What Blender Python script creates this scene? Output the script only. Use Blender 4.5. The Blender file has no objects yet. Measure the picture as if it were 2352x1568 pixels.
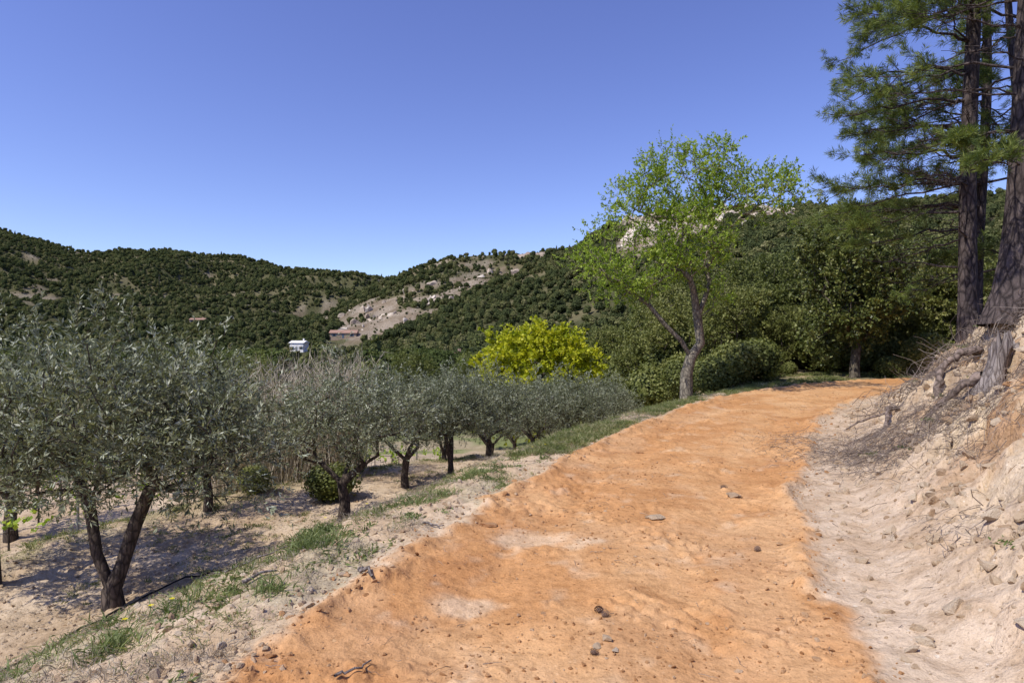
import bpy, math, numpy as np
from mathutils import Vector
def ss(a,b,x):
    t=np.clip((x-a)/(b-a),0,1); return t*t*(3-2*t)
def lerp(a,b,t): return a+(b-a)*t
# ---------------------------------------------------------------- noise
def h2(ix,iy,seed):
    M=np.uint64(0xffffffff)
    n=((ix.astype(np.int64).astype(np.uint64)&M)*np.uint64(374761393)+(iy.astype(np.int64).astype(np.uint64)&M)*np.uint64(668265263)+np.uint64(seed*2246822519%4294967295))&M
    n=((n^(n>>np.uint64(13)))*np.uint64(1274126177))&M
    n=((n^(n>>np.uint64(15)))*np.uint64(2246822519))&M
    n=n^(n>>np.uint64(16))
    return n.astype(np.float64)/4294967295.0
def vn(x,y,seed=0):
    ix=np.floor(x);iy=np.floor(y);fx=x-ix;fy=y-iy
    u=fx*fx*fx*(fx*(fx*6-15)+10);v=fy*fy*fy*(fy*(fy*6-15)+10)
    a=h2(ix,iy,seed);b=h2(ix+1,iy,seed);c=h2(ix,iy+1,seed);d=h2(ix+1,iy+1,seed)
    return (a*(1-u)+b*u)*(1-v)+(c*(1-u)+d*u)*v
def fbm(x,y,o=4,seed=0):
    s=0;a=.5;t=0
    for i in range(o):
        s=s+a*vn(x*(2.03**i)+17.3*i,y*(2.03**i)-9.1*i,seed+i);t+=a;a*=.5
    return s/t-.5
def cell(x,y,seed):
    ix=np.floor(x);iy=np.floor(y);best=np.full(x.shape,9.);bid=np.zeros(x.shape)
    for dx in(-1,0,1):
        for dy in(-1,0,1):
            cx=ix+dx;cy=iy+dy
            px=cx+h2(cx,cy,seed);py=cy+h2(cx,cy,seed+7)
            d=(px-x)**2+(py-y)**2
            m=d<best;best=np.where(m,d,best);bid=np.where(m,h2(cx,cy,seed+3),bid)
    return np.sqrt(best),bid
# ---------------------------------------------------------------- road centreline
RP=np.array([(-2.0,-14),(-1.2,-8),(-0.6,-2),(0.17,3),(0.62,4.7),(1.9,7.6),(3.7,11),(5.7,14.2),(8.2,17),(11.4,19.4),(15.5,21),(21,21.6),(30,21.5),(45,20)],float)
def catmull(P,k=6):
    out=[]
    Q=np.vstack([2*P[0]-P[1],P,2*P[-1]-P[-2]])
    for i in range(1,len(Q)-2):
        for j in range(k):
            t=j/k;a,b,c,d=Q[i-1:i+3]
            out.append(.5*((2*b)+(-a+c)*t+(2*a-5*b+4*c-d)*t*t+(-a+3*b-3*c+d)*t**3))
    out.append(P[-1]);return np.array(out)
RC=catmull(RP,5)
def road(x,y):
    sh=x.shape;x=x.ravel();y=y.ravel()
    best=np.full(x.shape,1e9);sd=np.zeros(x.shape);cy=np.zeros(x.shape)
    for i in range(len(RC)-1):
        a=RC[i];b=RC[i+1];ab=b-a;L=ab@ab
        t=np.clip(((x-a[0])*ab[0]+(y-a[1])*ab[1])/L,0,1)
        qx=a[0]+ab[0]*t;qy=a[1]+ab[1]*t
        d=(x-qx)**2+(y-qy)**2
        m=d<best
        sg=np.where((x-a[0])*ab[1]-(y-a[1])*ab[0]>0,1.,-1.)
        best=np.where(m,d,best);sd=np.where(m,sg*np.sqrt(d),sd);cy=np.where(m,qy,cy)
    return sd.reshape(sh),cy.reshape(sh)
F=1437.
def prof(pts):
    p=np.array(pts,float);return (p[:,0]-1176)/F,(784-p[:,1])/F
HA=prof([(-600,480),(-300,495),(0,512),(60,532),(130,552),(200,572),(240,570),(270,564),(400,568),(550,583),(650,603),(750,614),(880,632),(1000,650),(1200,690),(1400,720)])
HB=prof([(600,800),(690,770),(750,712),(820,665),(880,638),(940,608),(1040,577),(1100,572),(1200,568),(1300,562),(1500,560),(1900,600)])
HC=prof([(700,810),(800,790),(880,748),(1000,700),(1100,655),(1200,620),(1300,570),(1380,520),(1450,492),(1520,475),(1600,462),(1700,468),(1850,464),(1950,470),(2050,455),(2352,430),(2900,400)])
def hillpart(q,Y,H,ridge,foot,base,drop):
    e=np.interp(q,H[0],H[1]);zr=1.65+e*ridge-drop
    f=(Y-foot)/(ridge-foot)
    p=np.where(f<1,np.clip(f,0,1)**1.25,1-.5*(f-1))
    return base+(zr-base)*np.clip(p,0,1),f
def far(x,y):
    r=np.hypot(x,y);th=np.clip(np.arctan2(x,y),-1.05,1.05)
    q=np.tan(th);Y=r*np.cos(th)
    wr=ss(.12,.5,q)
    base=lerp(-3.6-.012*np.minimum(r,260),.5+.02*np.clip(r-20,0,200),wr)
    n=fbm(x/110,y/110,5,5);n2=fbm(x/30,y/30,4,9)
    a,fa=hillpart(q,Y,HA,900.,260.,base,7)
    b,fb=hillpart(q,Y,HB,560.,260.,base,4)
    c,fc=hillpart(q,Y,HC,400.,lerp(150.,60.,ss(.1,.5,q)),base,4)
    a=a+n*55*ss(0,.45,fa)*(1-.75*ss(.75,1,fa))
    b=b+n*24*ss(0,.45,fb)*(1-.75*ss(.75,1,fb))
    c=c+n*12*ss(0,.35,fc)*(1-.7*ss(.75,1,fc))
    h=np.maximum(np.maximum(a,b),c)
    which=np.where(h==c,3,np.where(h==b,2,1))
    which=np.where(h<=base+1.2,0,which)
    h=h+n2*4*ss(0,40,h-base)
    rk=np.zeros(x.shape)
    nn=fbm(x/24,y/24,5,31)
    mC=(which==3)*ss(.15,.20,q)*(1-ss(.42,.47,q))*ss(.58,.72,fc)
    rk=np.maximum(rk,mC*ss(-.11,.0,nn))
    mB=(which==2)*ss(-.31,-.26,q)*(1-ss(-.06,-.0,q))*ss(.14,.26,fb)*(1-ss(.7,.9,fb))
    rk=np.maximum(rk,mB*ss(-.22,-.06,nn)*.58)
    mB2=(which==2)*ss(-.03,-.0,q)*(1-ss(.045,.06,q))*ss(.74,.82,fb)
    rk=np.maximum(rk,mB2*ss(-.04,.03,nn))
    mB3=(which==2)*ss(-.25,-.2,q)*(1-ss(-.02,.03,q))*ss(.7,.8,fb)
    rk=np.maximum(rk,mB3*ss(.05,.15,nn)*.4)
    mA=(which==1)*ss(.14,.24,nn)*ss(.15,.35,fa)*.38
    rk=np.maximum(rk,mA)
    return h,rk,which,base
def near(x,y,d,cy):
    zr=.026*np.clip(cy-8,0,13)
    g=ss(4.6,8.5,x)*ss(15,18,y)
    t=-d-1.5
    zt=-1.4-.10*np.clip(y-14,0,20)
    zt=zt-.6*ss(7.2,9,t)-.02*np.clip(t-9,0,60)
    bk=ss(.3,4.4,t)*(1-g)
    zl=zr*(1-bk)+zt*bk
    u=d-1.5
    Hs=2.0*(1-.72*ss(13.2,18.5,cy))
    zrr=zr+.05*np.clip(u,0,3)+Hs*(.45*ss(.35,3.3,u)+.55*np.clip((u-.5)/2.6,0,1))+.07*np.clip(u-3.3,0,30)
    return np.where(d>1.5,zrr,np.where(d<-1.5,zl,zr))
def terrain(x,y,detail=True):
    x=np.asarray(x,float);y=np.asarray(y,float)
    r=np.hypot(x,y)
    hf,rk,which,base=far(x,y)
    d=np.full(x.shape,-60.);cy=np.zeros(x.shape)
    m=r<80
    if m.any():
        dd,cc=road(x[m],y[m]);d[m]=dd;cy[m]=cc
    hn=near(x,y,d,cy)
    dn=d+.5*fbm(x*.9,y*.9,3,41)+.22*fbm(x*5,y*5,3,42)
    b=fbm(x*.7,y*.7,3,51);f1=fbm(x*2.6,y*2.6,3,52);f2=fbm(x*11,y*11,2,53)
    hr=.05*b+.030*f1+.010*f2-.035*np.exp(-((np.abs(dn)-.75)/.2)**2)+.06*np.exp(-((np.abs(dn)-1.45)/.13)**2)*(.3+1.7*vn(x*4,y*4,55))
    cr,ir=cell(x*9,y*9,57)
    hr=hr+.018*ss(.04,.18,fbm(x*1.6,y*1.6,3,56)+.06*ss(.9,1.4,np.abs(dn)))*(.5+ir)*(1-ss(.25,.6,cr))
    hl=.16*b*ss(1.6,3,-d)+.12*f1+.035*f2
    c1,i1=cell(x*2.6+.6*f1,y*2.6,61);c2,i2=cell(x*7+.8*f1,y*7,62)
    bw=ss(2.0,3.0,d)*(1-ss(9,14,d))
    hb=.06*f1+.02*f2+bw*(.42*b+.2*f1+.28*(i1-.5)+.11*(i2-.5)-.14*ss(.35,.8,c1))
    hd=np.where(d>1.5,hb,hl)
    e=ss(1.3,1.7,np.abs(d))
    hn=hn+lerp(hr,hd,e)*(1-ss(30,60,r))
    w=ss(34,70,r)
    z=lerp(hn,hf,w)
    return z,d,cy,rk,which,base
def gz(x,y):
    return float(terrain(np.array([x]),np.array([y]))[0][0])
# ---------------------------------------------------------------- mesh helpers
def mkmesh(name,V,faces,mats,midx=None,tone=None,smooth=False,col=None,link=True,coll=None):
    me=bpy.data.meshes.new(name)
    V=np.ascontiguousarray(V,np.float32)
    me.vertices.add(len(V));me.vertices.foreach_set('co',V.ravel())
    nl=sum(f.size for f in faces);npg=sum(len(f) for f in faces)
    me.loops.add(nl);me.polygons.add(npg)
    vi=np.concatenate([f.ravel() for f in faces]).astype(np.int32)
    ks=np.concatenate([np.full(len(f),f.shape[1]) for f in faces])
    st=np.concatenate([[0],np.cumsum(ks)[:-1]]).astype(np.int32)
    me.loops.foreach_set('vertex_index',vi)
    me.polygons.foreach_set('loop_start',st)
    if midx is not None: me.polygons.foreach_set('material_index',np.asarray(midx,np.int32))
    me.polygons.foreach_set('use_smooth',np.full(npg,bool(smooth)) if np.isscalar(smooth) else smooth)
    for m in mats: me.materials.append(m)
    me.update(calc_edges=True)
    if tone is not None:
        a=me.attributes.new('tone','FLOAT','FACE');a.data.foreach_set('value',np.asarray(tone,np.float32))
    if col is not None:
        a=me.attributes.new('col','FLOAT_COLOR','POINT');a.data.foreach_set('color',np.ascontiguousarray(col,np.float32).ravel())
    me.validate()
    o=bpy.data.objects.new(name,me)
    if coll is not None: coll.objects.link(o)
    elif link: bpy.context.scene.collection.objects.link(o)
    return o
class MB:
    def __init__(s): s.V=[];s.F=[];s.M=[];s.T=[];s.S=[];s.n=0
    def add(s,V,Fc,m=0,t=.5,smooth=False):
        V=np.asarray(V,float).reshape(-1,3);Fc=np.asarray(Fc)
        s.V.append(V);s.F.append(Fc+s.n);s.n+=len(V)
        s.M.append(np.full(len(Fc),m));s.T.append(np.full(len(Fc),t) if np.isscalar(t) else t);s.S.append(np.full(len(Fc),smooth))
    def obj(s,name,mats,**k):
        return mkmesh(name,np.vstack(s.V),s.F,mats,np.concatenate(s.M),np.concatenate(s.T),np.concatenate(s.S),**k)
def quads(n): return np.arange(n*4).reshape(n,4)
def nrm(a): return a/np.maximum(np.linalg.norm(a,axis=-1,keepdims=True),1e-9)
def leaves(P,D,L,nl,ll,lw,ang,rng,sag=0,t0=0.0,nb=0):
    T=len(P);t=t0+(1-t0)*rng.random((T,nl))
    pos=P[:,None]+D[:,None]*(t*L[:,None])[...,None]
    pos[...,2]-=sag*(t*L[:,None])**2
    rn=rng.normal(size=(T,nl,3));pp=nrm(rn-(rn*D[:,None]).sum(-1,keepdims=True)*D[:,None])
    an=ang*(.6+.8*rng.random((T,nl,1)))
    a=D[:,None]*np.cos(an)+pp*np.sin(an)
    b=rng.normal(size=(T,nl,3))
    b=nrm(np.cross(a,b))
    s=(.65+.7*rng.random((T,nl,1)))
    l=ll*s;w=lw*s
    q=np.stack([pos,pos+a*l*.5+b*w*.5,pos+a*l,pos+a*l*.5-b*w*.5],2).reshape(-1,4,3)
    tone=np.clip(.5+.22*rng.normal(size=(T,1))+.18*rng.normal(size=(T,nl)),0,1).ravel()
    return q,tone
def tubes(mb,N,par,rad,sides=6,m=0,minr=0.0):
    n=len(N);ch=[[] for _ in range(n)];roots=[]
    for i,p in enumerate(par):
        if p<0: roots.append(i)
        else: ch[p].append(i)
    starts=[(r,None) for r in roots]
    ca=np.linspace(0,2*np.pi,sides,endpoint=False)
    while starts:
        i,fr=starts.pop()
        chain=[] if fr is None else [fr]
        rr=[] if fr is None else [rad[i]]
        k=i
        while True:
            chain.append(k);rr.append(rad[k])
            if not ch[k]: break
            c=sorted(ch[k],key=lambda j:-rad[j])
            for o in c[1:]: starts.append((o,k))
            k=c[0]
        if len(chain)<2 or max(rr)<minr: continue
        P=N[chain];T=np.gradient(P,axis=0);T=nrm(T)
        ref=np.array([.31,.91,.17]) if abs(T[0][2])>.7 else np.array([0.05,.1,1.])
        A=nrm(np.cross(T,ref));B=np.cross(T,A)
        rr=np.array(rr)
        ring=P[:,None]+rr[:,None,None]*(A[:,None]*np.cos(ca)[None,:,None]+B[:,None]*np.sin(ca)[None,:,None])
        c=len(P);idx=np.arange(c*sides).reshape(c,sides)
        f=np.stack([idx[:-1],np.roll(idx[:-1],-1,1),np.roll(idx[1:],-1,1),idx[1:]],-1).reshape(-1,4)
        mb.add(ring,f,m,.5,True)
def ribbons(mb,P,D,L,w,rng,sag,m):
    n=len(P);s=nrm(np.cross(D,rng.normal(size=(n,3))))*w
    mid=P+D*(L*.5)[:,None];mid[:,2]-=sag*(L*.5)**2
    e=P+D*L[:,None];e[:,2]-=sag*L**2
    V=np.stack([P-s,P+s,mid+s*.7,mid-s*.7,e],1)
    b=np.arange(n)*5
    mb.add(V,np.stack([b,b+1,b+2,b+3],1),m,.5);
    mb.F.append(np.stack([b+3,b+2,b+4],1)+mb.n-5*n);mb.M.append(np.full(n,m));mb.T.append(np.full(n,.5));mb.S.append(np.full(n,False));mb.V.append(np.zeros((0,3)))
def crown(ells,n,rng,lo=.3):
    E=np.array(ells,float);w=E[:,3]*E[:,4]*E[:,5];w/=w.sum()
    k=rng.choice(len(E),n,p=w)
    u=nrm(rng.normal(size=(n,3)));rad=(lo+(1-lo)*rng.random(n))**(1/2.2)
    return E[k,:3]+u*E[k,3:]*rad[:,None],u
def skeleton(N0,P0,C,rng,alpha=.35,step=.25,first=1,arc=.12,jit=.05):
    N=[np.array(p,float) for p in N0];par=list(P0)
    pl=[0.]
    for i in range(1,len(N)): pl.append(pl[par[i]]+np.linalg.norm(N[i]-N[par[i]]))
    order=np.argsort(np.linalg.norm(C-N[first],axis=1))
    cid=[]
    A=np.array(N);PL=np.array(pl)
    for ci in order:
        c=C[ci];d=np.linalg.norm(A-c,axis=1)
        cost=d+alpha*PL;cost[:first]+=9
        p=int(np.argmin(cost));k=max(1,int(d[p]/step))
        prev=p;new=[];npl=[]
        base=A[p]
        for j in range(1,k+1):
            f=j/k;pt=base+(c-base)*f
            if j<k:
                pt=pt+rng.normal(size=3)*jit*d[p]**.5;pt[2]+=arc*d[p]*math.sin(math.pi*f)*(.5 if f>.5 else 1)*(-1 if rng.random()<.2 else 1)
            par.append(prev);prev=len(A)+len(new);new.append(pt);npl.append(PL[p]+d[p]*f)
        A=np.vstack([A,new]);PL=np.concatenate([PL,npl]);cid.append((ci,prev))
    return A,par,cid
def radii(N,par,R,rt,nflare=1,flare=1.3):
    n=len(N);tips=np.zeros(n);hc=np.zeros(n,bool)
    for p in par:
        if p>=0: hc[p]=True
    for i in range(n-1,-1,-1):
        if not hc[i]: tips[i]+=1
        if par[i]>=0: tips[par[i]]+=tips[i]
    p=math.log(tips[0])/math.log(R/rt)
    r=rt*tips**(1/p)
    for i in range(nflare): r[i]*=lerp(flare,1,i/max(nflare,1))
    return r
def build_tree(name,N0,P0,ells,nc,R,rt,tw,nl,L,ll,lw,mats,seed,up=.3,out=.7,rnd=.7,ang=.8,sag=0.,lo=.3,first=1,alpha=.35,sides=6,minr=0,step=.25,twr=.003,nfl=1,jit=.05,link=True,coll=None):
    rng=np.random.default_rng(seed);mb=MB()
    C,U=crown(ells,nc,rng,lo)
    N,par,cid=skeleton(N0,P0,C,rng,alpha,step,first,jit=jit)
    r=radii(N,par,R,rt,nfl)
    tubes(mb,N,par,r,sides,0,minr)
    if tw>0:
        P=np.repeat(C,tw,0)+rng.normal(size=(nc*tw,3))*L*.25
        D=nrm(np.repeat(U,tw,0)*out+rng.normal(size=(nc*tw,3))*rnd+np.array([0,0,up]))
        Ls=L*(.5+.9*rng.random(nc*tw))
        if twr>0: ribbons(mb,P,D,Ls,twr,rng,sag,0)
        q,t=leaves(P,D,Ls,nl,ll,lw,ang,rng,sag)
        mb.add(q,quads(len(q)),1,t)
    return mb.obj(name,mats,link=link,coll=coll)
# ---------------------------------------------------------------- materials
def nt(name):
    m=bpy.data.materials.new(name);m.use_nodes=True;t=m.node_tree
    b=t.nodes['Principled BSDF'];b.inputs['Roughness'].default_value=.9
    b.inputs['Specular IOR Level'].default_value=.15
    return m,t,b
def ramp(t,fac,stops):
    r=t.nodes.new('ShaderNodeValToRGB');e=r.color_ramp.elements
    while len(e)<len(stops): e.new(.5)
    for el,(p,c) in zip(e,stops): el.position=p;el.color=(*c,1)
    t.links.new(fac,r.inputs[0]);return r.outputs[0]
def noise(t,scale,detail=5,rough=.6,vec=None):
    n=t.nodes.new('ShaderNodeTexNoise');n.inputs['Scale'].default_value=scale;n.inputs['Detail'].default_value=detail;n.inputs['Roughness'].default_value=rough
    if vec: t.links.new(vec,n.inputs['Vector'])
    return n
def mixc(t,mode,fac,a,b):
    n=t.nodes.new('ShaderNodeMix');n.data_type='RGBA';n.blend_type=mode
    for s,v in((n.inputs[0],fac),(n.inputs[6],a),(n.inputs[7],b)):
        if isinstance(v,(int,float)): s.default_value=v
        elif isinstance(v,tuple): s.default_value=(*v,1)
        else: t.links.new(v,s)
    return n.outputs[2]
def math_(t,op,a,b):
    n=t.nodes.new('ShaderNodeMath');n.operation=op
    for s,v in((n.inputs[0],a),(n.inputs[1],b)):
        if isinstance(v,(int,float)): s.default_value=v
        else: t.links.new(v,s)
    return n.outputs[0]
def leafmat(name,stops,trans=.3,rv=.0,rough=.55,spec=.25):
    m,t,b=nt(name);b.inputs['Roughness'].default_value=rough;b.inputs['Specular IOR Level'].default_value=spec
    a=t.nodes.new('ShaderNodeAttribute');a.attribute_name='tone'
    fac=a.outputs['Fac']
    if rv>0:
        oi=t.nodes.new('ShaderNodeObjectInfo')
        fac=math_(t,'ADD',math_(t,'MULTIPLY',fac,1-rv),math_(t,'MULTIPLY',oi.outputs['Random'],rv))
    c=ramp(t,fac,stops)
    t.links.new(c,b.inputs['Base Color'])
    tr=t.nodes.new('ShaderNodeBsdfTranslucent')
    c2=mixc(t,'MULTIPLY',1.,c,(1.5,1.5,.7))
    t.links.new(c2,tr.inputs[0])
    mx=t.nodes.new('ShaderNodeMixShader');mx.inputs[0].default_value=trans
    t.links.new(b.outputs[0],mx.inputs[1]);t.links.new(tr.outputs[0],mx.inputs[2])
    t.links.new(mx.outputs[0],t.nodes['Material Output'].inputs[0])
    return m
def barkmat(name,c1,c2,scale=12,zs=.25,bump=.6,dist=.02):
    m,t,b=nt(name)
    tc=t.nodes.new('ShaderNodeTexCoord');mp=t.nodes.new('ShaderNodeMapping');mp.inputs['Scale'].default_value=(1,1,zs)
    t.links.new(tc.outputs['Object'],mp.inputs[0])
    n=noise(t,scale,6,.7,mp.outputs[0])
    v=t.nodes.new('ShaderNodeTexVoronoi');v.inputs['Scale'].default_value=scale*1.1;t.links.new(mp.outputs[0],v.inputs['Vector']);v.feature='DISTANCE_TO_EDGE'
    vv=math_(t,'MINIMUM',math_(t,'MULTIPLY',v.outputs['Distance'],5.),1.)
    f=math_(t,'MULTIPLY',n.outputs[0],math_(t,'ADD',math_(t,'MULTIPLY',vv,.5),.5))
    t.links.new(ramp(t,f,[(.2,c1),(.62,c2)]),b.inputs['Base Color'])
    bp=t.nodes.new('ShaderNodeBump');bp.inputs['Strength'].default_value=bump;bp.inputs['Distance'].default_value=dist
    t.links.new(f,bp.inputs['Height']);t.links.new(bp.outputs[0],b.inputs['Normal'])
    return m
def soilmat(name,s1,fine=1.,bd=.02):
    m,t,b=nt(name);b.inputs['Specular IOR Level'].default_value=.05;b.inputs['Roughness'].default_value=1
    a=t.nodes.new('ShaderNodeAttribute');a.attribute_name='col'
    tc=t.nodes.new('ShaderNodeTexCoord');o=tc.outputs['Object']
    n1=noise(t,s1,6,.65,o);n2=noise(t,s1*7,5,.65,o);n3=noise(t,s1*40,3,.6,o)
    v=t.nodes.new('ShaderNodeTexVoronoi');v.inputs['Scale'].default_value=s1*18;t.links.new(o,v.inputs['Vector'])
    v2=t.nodes.new('ShaderNodeTexVoronoi');v2.inputs['Scale'].default_value=s1*7;t.links.new(o,v2.inputs['Vector'])
    def grains(vv,thr,rad):
        sp=t.nodes.new('ShaderNodeSeparateColor');t.links.new(vv.outputs['Color'],sp.inputs[0])
        k=math_(t,'GREATER_THAN',sp.outputs[0],thr);dd=math_(t,'LESS_THAN',vv.outputs['Distance'],rad)
        return math_(t,'MULTIPLY',k,dd),sp.outputs[1]
    g1,c1=grains(v,.72,.33);g2,c2=grains(v2,.88,.22)
    c=mixc(t,'MULTIPLY',1.,a.outputs['Color'],ramp(t,n1.outputs[0],[(.3,(.84,.81,.78)),(.5,(1,1,1)),(.72,(1.10,1.11,1.13))]))
    c=mixc(t,'MULTIPLY',.8,c,ramp(t,n2.outputs[0],[(.34,(.78,.75,.71)),(.5,(1,1,1)),(.7,(1.12,1.12,1.13))]))
    c=mixc(t,'MULTIPLY',.5,c,ramp(t,n3.outputs[0],[(.3,(.7,.7,.7)),(.5,(1,1,1)),(.7,(1.2,1.2,1.2))]))
    gc=ramp(t,c1,[(0.,(.60,.54,.5)),(.5,(.95,.95,.95)),(1.,(1.2,1.3,1.45))])
    c=mixc(t,'MULTIPLY',math_(t,'MULTIPLY',g1,fine),c,gc)
    gc2=ramp(t,c2,[(0.,(.55,.5,.45)),(.5,(.95,.95,.95)),(1.,(1.2,1.35,1.5))])
    c=mixc(t,'MULTIPLY',math_(t,'MULTIPLY',g2,fine),c,gc2)
    t.links.new(c,b.inputs['Base Color'])
    h=math_(t,'ADD',n2.outputs[0],math_(t,'MULTIPLY',n3.outputs[0],.16))
    h=math_(t,'ADD',h,math_(t,'MULTIPLY',g1,.10));h=math_(t,'ADD',h,math_(t,'MULTIPLY',g2,.22))
    bp=t.nodes.new('ShaderNodeBump');bp.inputs['Strength'].default_value=1.;bp.inputs['Distance'].default_value=bd
    t.links.new(h,bp.inputs['Height']);t.links.new(bp.outputs[0],b.inputs['Normal'])
    return m
M_soil=soilmat('soil',2.2,1.,.030)
M_road=soilmat('packed_earth',2.2,.9,.022)
M_hill=soilmat('hillside',.08,.8,1.2)
M_olive=leafmat('olive_leaf',[(0.,(.06,.07,.032)),(.4,(.15,.168,.088)),(.7,(.285,.305,.19)),(1.,(.50,.52,.40))],.18,0,.45,.45)
M_oliveb=barkmat('olive_bark',(.025,.02,.016),(.13,.10,.08),18,.35)
M_almond=leafmat('almond_leaf',[(0.,(.12,.19,.02)),(.5,(.25,.36,.04)),(1.,(.44,.53,.11))],.4)
M_almondb=barkmat('almond_bark',(.06,.05,.04),(.32,.28,.21),14,.4)
M_oak=leafmat('holm_oak_leaf',[(0.,(.055,.07,.018)),(.5,(.145,.165,.042)),(1.,(.31,.31,.11))],.25,.35)
M_oakd=leafmat('dark_oak_leaf',[(0.,(.035,.05,.012)),(.5,(.105,.13,.03)),(1.,(.27,.28,.09))],.2,0,.45,.35)
M_oakb=barkmat('oak_bark',(.05,.04,.03),(.2,.17,.13),14,.3)
M_yel=leafmat('spring_oak_leaf',[(0.,(.20,.25,.012)),(.5,(.40,.42,.02)),(1.,(.58,.56,.05))],.35)
M_pine=leafmat('pine_needle',[(0.,(.04,.065,.018)),(.5,(.12,.165,.038)),(1.,(.28,.32,.09))],.3)
M_pineb=barkmat('pine_bark',(.018,.014,.014),(.14,.11,.10),9,.35,1.,.05)
M_far=leafmat('hill_foliage',[(0.,(.050,.064,.028)),(.4,(.092,.110,.042)),(.65,(.140,.150,.056)),(.85,(.20,.19,.085)),(1.,(.28,.25,.14))],.2,.65,.8,.05)
M_val=leafmat('valley_foliage',[(0.,(.035,.05,.018)),(.5,(.085,.11,.032)),(.85,(.17,.19,.06)),(1.,(.26,.28,.10))],.2,.6,.8,.05)
M_grass=leafmat('grass_blade',[(0.,(.09,.12,.03)),(.45,(.17,.20,.065)),(.75,(.29,.28,.13)),(1.,(.50,.44,.28))],.3)
M_weed=leafmat('weed_leaf',[(0.,(.08,.115,.035)),(.5,(.155,.195,.065)),(1.,(.28,.31,.13))],.25)
M_dry=leafmat('dry_stem',[(0.,(.13,.10,.08)),(.5,(.30,.25,.19)),(1.,(.55,.48,.36))],.1)
M_twig=leafmat('dead_twig',[(0.,(.07,.05,.04)),(.5,(.20,.15,.12)),(1.,(.36,.30,.25))],.0)
M_flower=leafmat('yellow_petal',[(0.,(.75,.6,.01)),(1.,(.85,.75,.02))],.2)
def rockmat(name,stops,rv=.6):
    m,t,b=nt(name);b.inputs['Specular IOR Level'].default_value=.05
    oi=t.nodes.new('ShaderNodeObjectInfo');tc=t.nodes.new('ShaderNodeTexCoord')
    n=noise(t,2.5,6,.7,tc.outputs['Object'])
    f=math_(t,'ADD',math_(t,'MULTIPLY',n.outputs[0],1-rv),math_(t,'MULTIPLY',oi.outputs['Random'],rv))
    t.links.new(ramp(t,f,stops),b.inputs['Base Color'])
    bp=t.nodes.new('ShaderNodeBump');bp.inputs['Strength'].default_value=.6;bp.inputs['Distance'].default_value=.15
    n2=noise(t,9,4,.7,tc.outputs['Object']);t.links.new(n2.outputs[0],bp.inputs['Height']);t.links.new(bp.outputs[0],b.inputs['Normal'])
    return m
M_rockp=rockmat('pale_stone',[(.15,(.44,.29,.175)),(.4,(.58,.435,.285)),(.8,(.67,.545,.395))])
M_rocko=rockmat('orange_stone',[(.1,(.36,.17,.07)),(.45,(.55,.30,.14)),(.72,(.60,.38,.21)),(.9,(.68,.55,.40))])
M_rockh=rockmat('outcrop_stone',[(.1,(.34,.27,.20)),(.5,(.52,.43,.33)),(.85,(.62,.55,.45))])
def flat(name,c,rough=.8):
    m,t,b=nt(name);n=noise(t,3,4,.6);b.inputs['Roughness'].default_value=rough
    t.links.new(ramp(t,n.outputs[0],[(.3,tuple(v*.8 for v in c)),(.7,tuple(min(v*1.15,.95) for v in c))]),b.inputs['Base Color']);return m
# ---------------------------------------------------------------- ground grid
rr=np.concatenate([np.geomspace(.25,2.4,40,endpoint=False),np.geomspace(2.4,12,400,endpoint=False),np.geomspace(12,26,110,endpoint=False),np.geomspace(26,1800,310)])
aa=np.concatenate([np.arange(-.90,.90,.0026),np.linspace(.90,2*np.pi-.90,110,endpoint=False)])
RR,AA=np.meshgrid(rr,aa,indexing='ij')
X=RR*np.sin(AA);Y=RR*np.cos(AA)
Z,d,cy,rk,which,base=terrain(X,Y)
na=len(aa);nr=len(rr)
def C(*c): return np.array(c)
n1=fbm(X*.9,Y*.9,4,71)[...,None];n3=fbm(X*4,Y*4,3,73)[...,None];n2=fbm(X*.25,Y*.25,3,72)[...,None]
dn=d+.5*fbm(X*.9,Y*.9,3,41)+.22*fbm(X*5,Y*5,3,42)
adn=np.abs(dn)[...,None];D3=d[...,None]
roadc=lerp(C(.52,.265,.108),C(.60,.345,.16),ss(-.22,.22,n1+.25*n3))
roadc=lerp(roadc,C(.44,.205,.08),.6*np.exp(-((adn-1.0)/.25)**2)*ss(-.1,.2,n3))
roadc=lerp(roadc,C(.43,.205,.08),.5*ss(.06,.22,fbm(X*2.2,Y*2.2,4,74)[...,None]))
roadc=lerp(roadc,C(.62,.42,.24),.25*ss(.08,.22,fbm(X*1.1+5,Y*1.1,4,75)[...,None]))
for (px,py,s) in [(-.30,4.0,.24),(.2,5.3,.34),(.65,5.2,.16)]:
    k=np.exp(-(((X-px)/s)**2+((Y-py)/(s*.6))**2))[...,None];roadc=lerp(roadc,C(.66,.50,.33),np.clip(ss(.1,.8,k+n3*.9)*.6,0,.6))
pale=lerp(C(.50,.37,.235),C(.62,.49,.345),ss(-.2,.2,n1+.3*n3))
terr=lerp(C(.46,.34,.22),C(.57,.445,.31),ss(-.2,.2,n1))
green=lerp(C(.18,.17,.075),C(.27,.24,.12),ss(-.2,.2,n3))
left=lerp(pale,terr,ss(2.5,4.5,-D3))
gm=ss(-.04,.10,n1+.5*n3+.10*np.exp(-((-D3-3.0)/1.2)**2)-.06+.06*ss(8,14,Y[...,None]))*(D3<-1.4)
left=lerp(left,green,.42*gm*(1-ss(4.5,5.5,-D3)))
st=np.exp(-((-D3-1.5-7.6)/.9)**2)*ss(-.2,.1,n3+.1)
left=lerp(left,green,.75*st)
fld=lerp(C(.40,.32,.21),C(.20,.22,.09),ss(-.02,.1,n2))
left=lerp(left,fld,ss(22,34,RR)[...,None])
bankc=lerp(C(.43,.265,.145),C(.60,.475,.325),ss(-.2,.08,n1+.4*n3))
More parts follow.
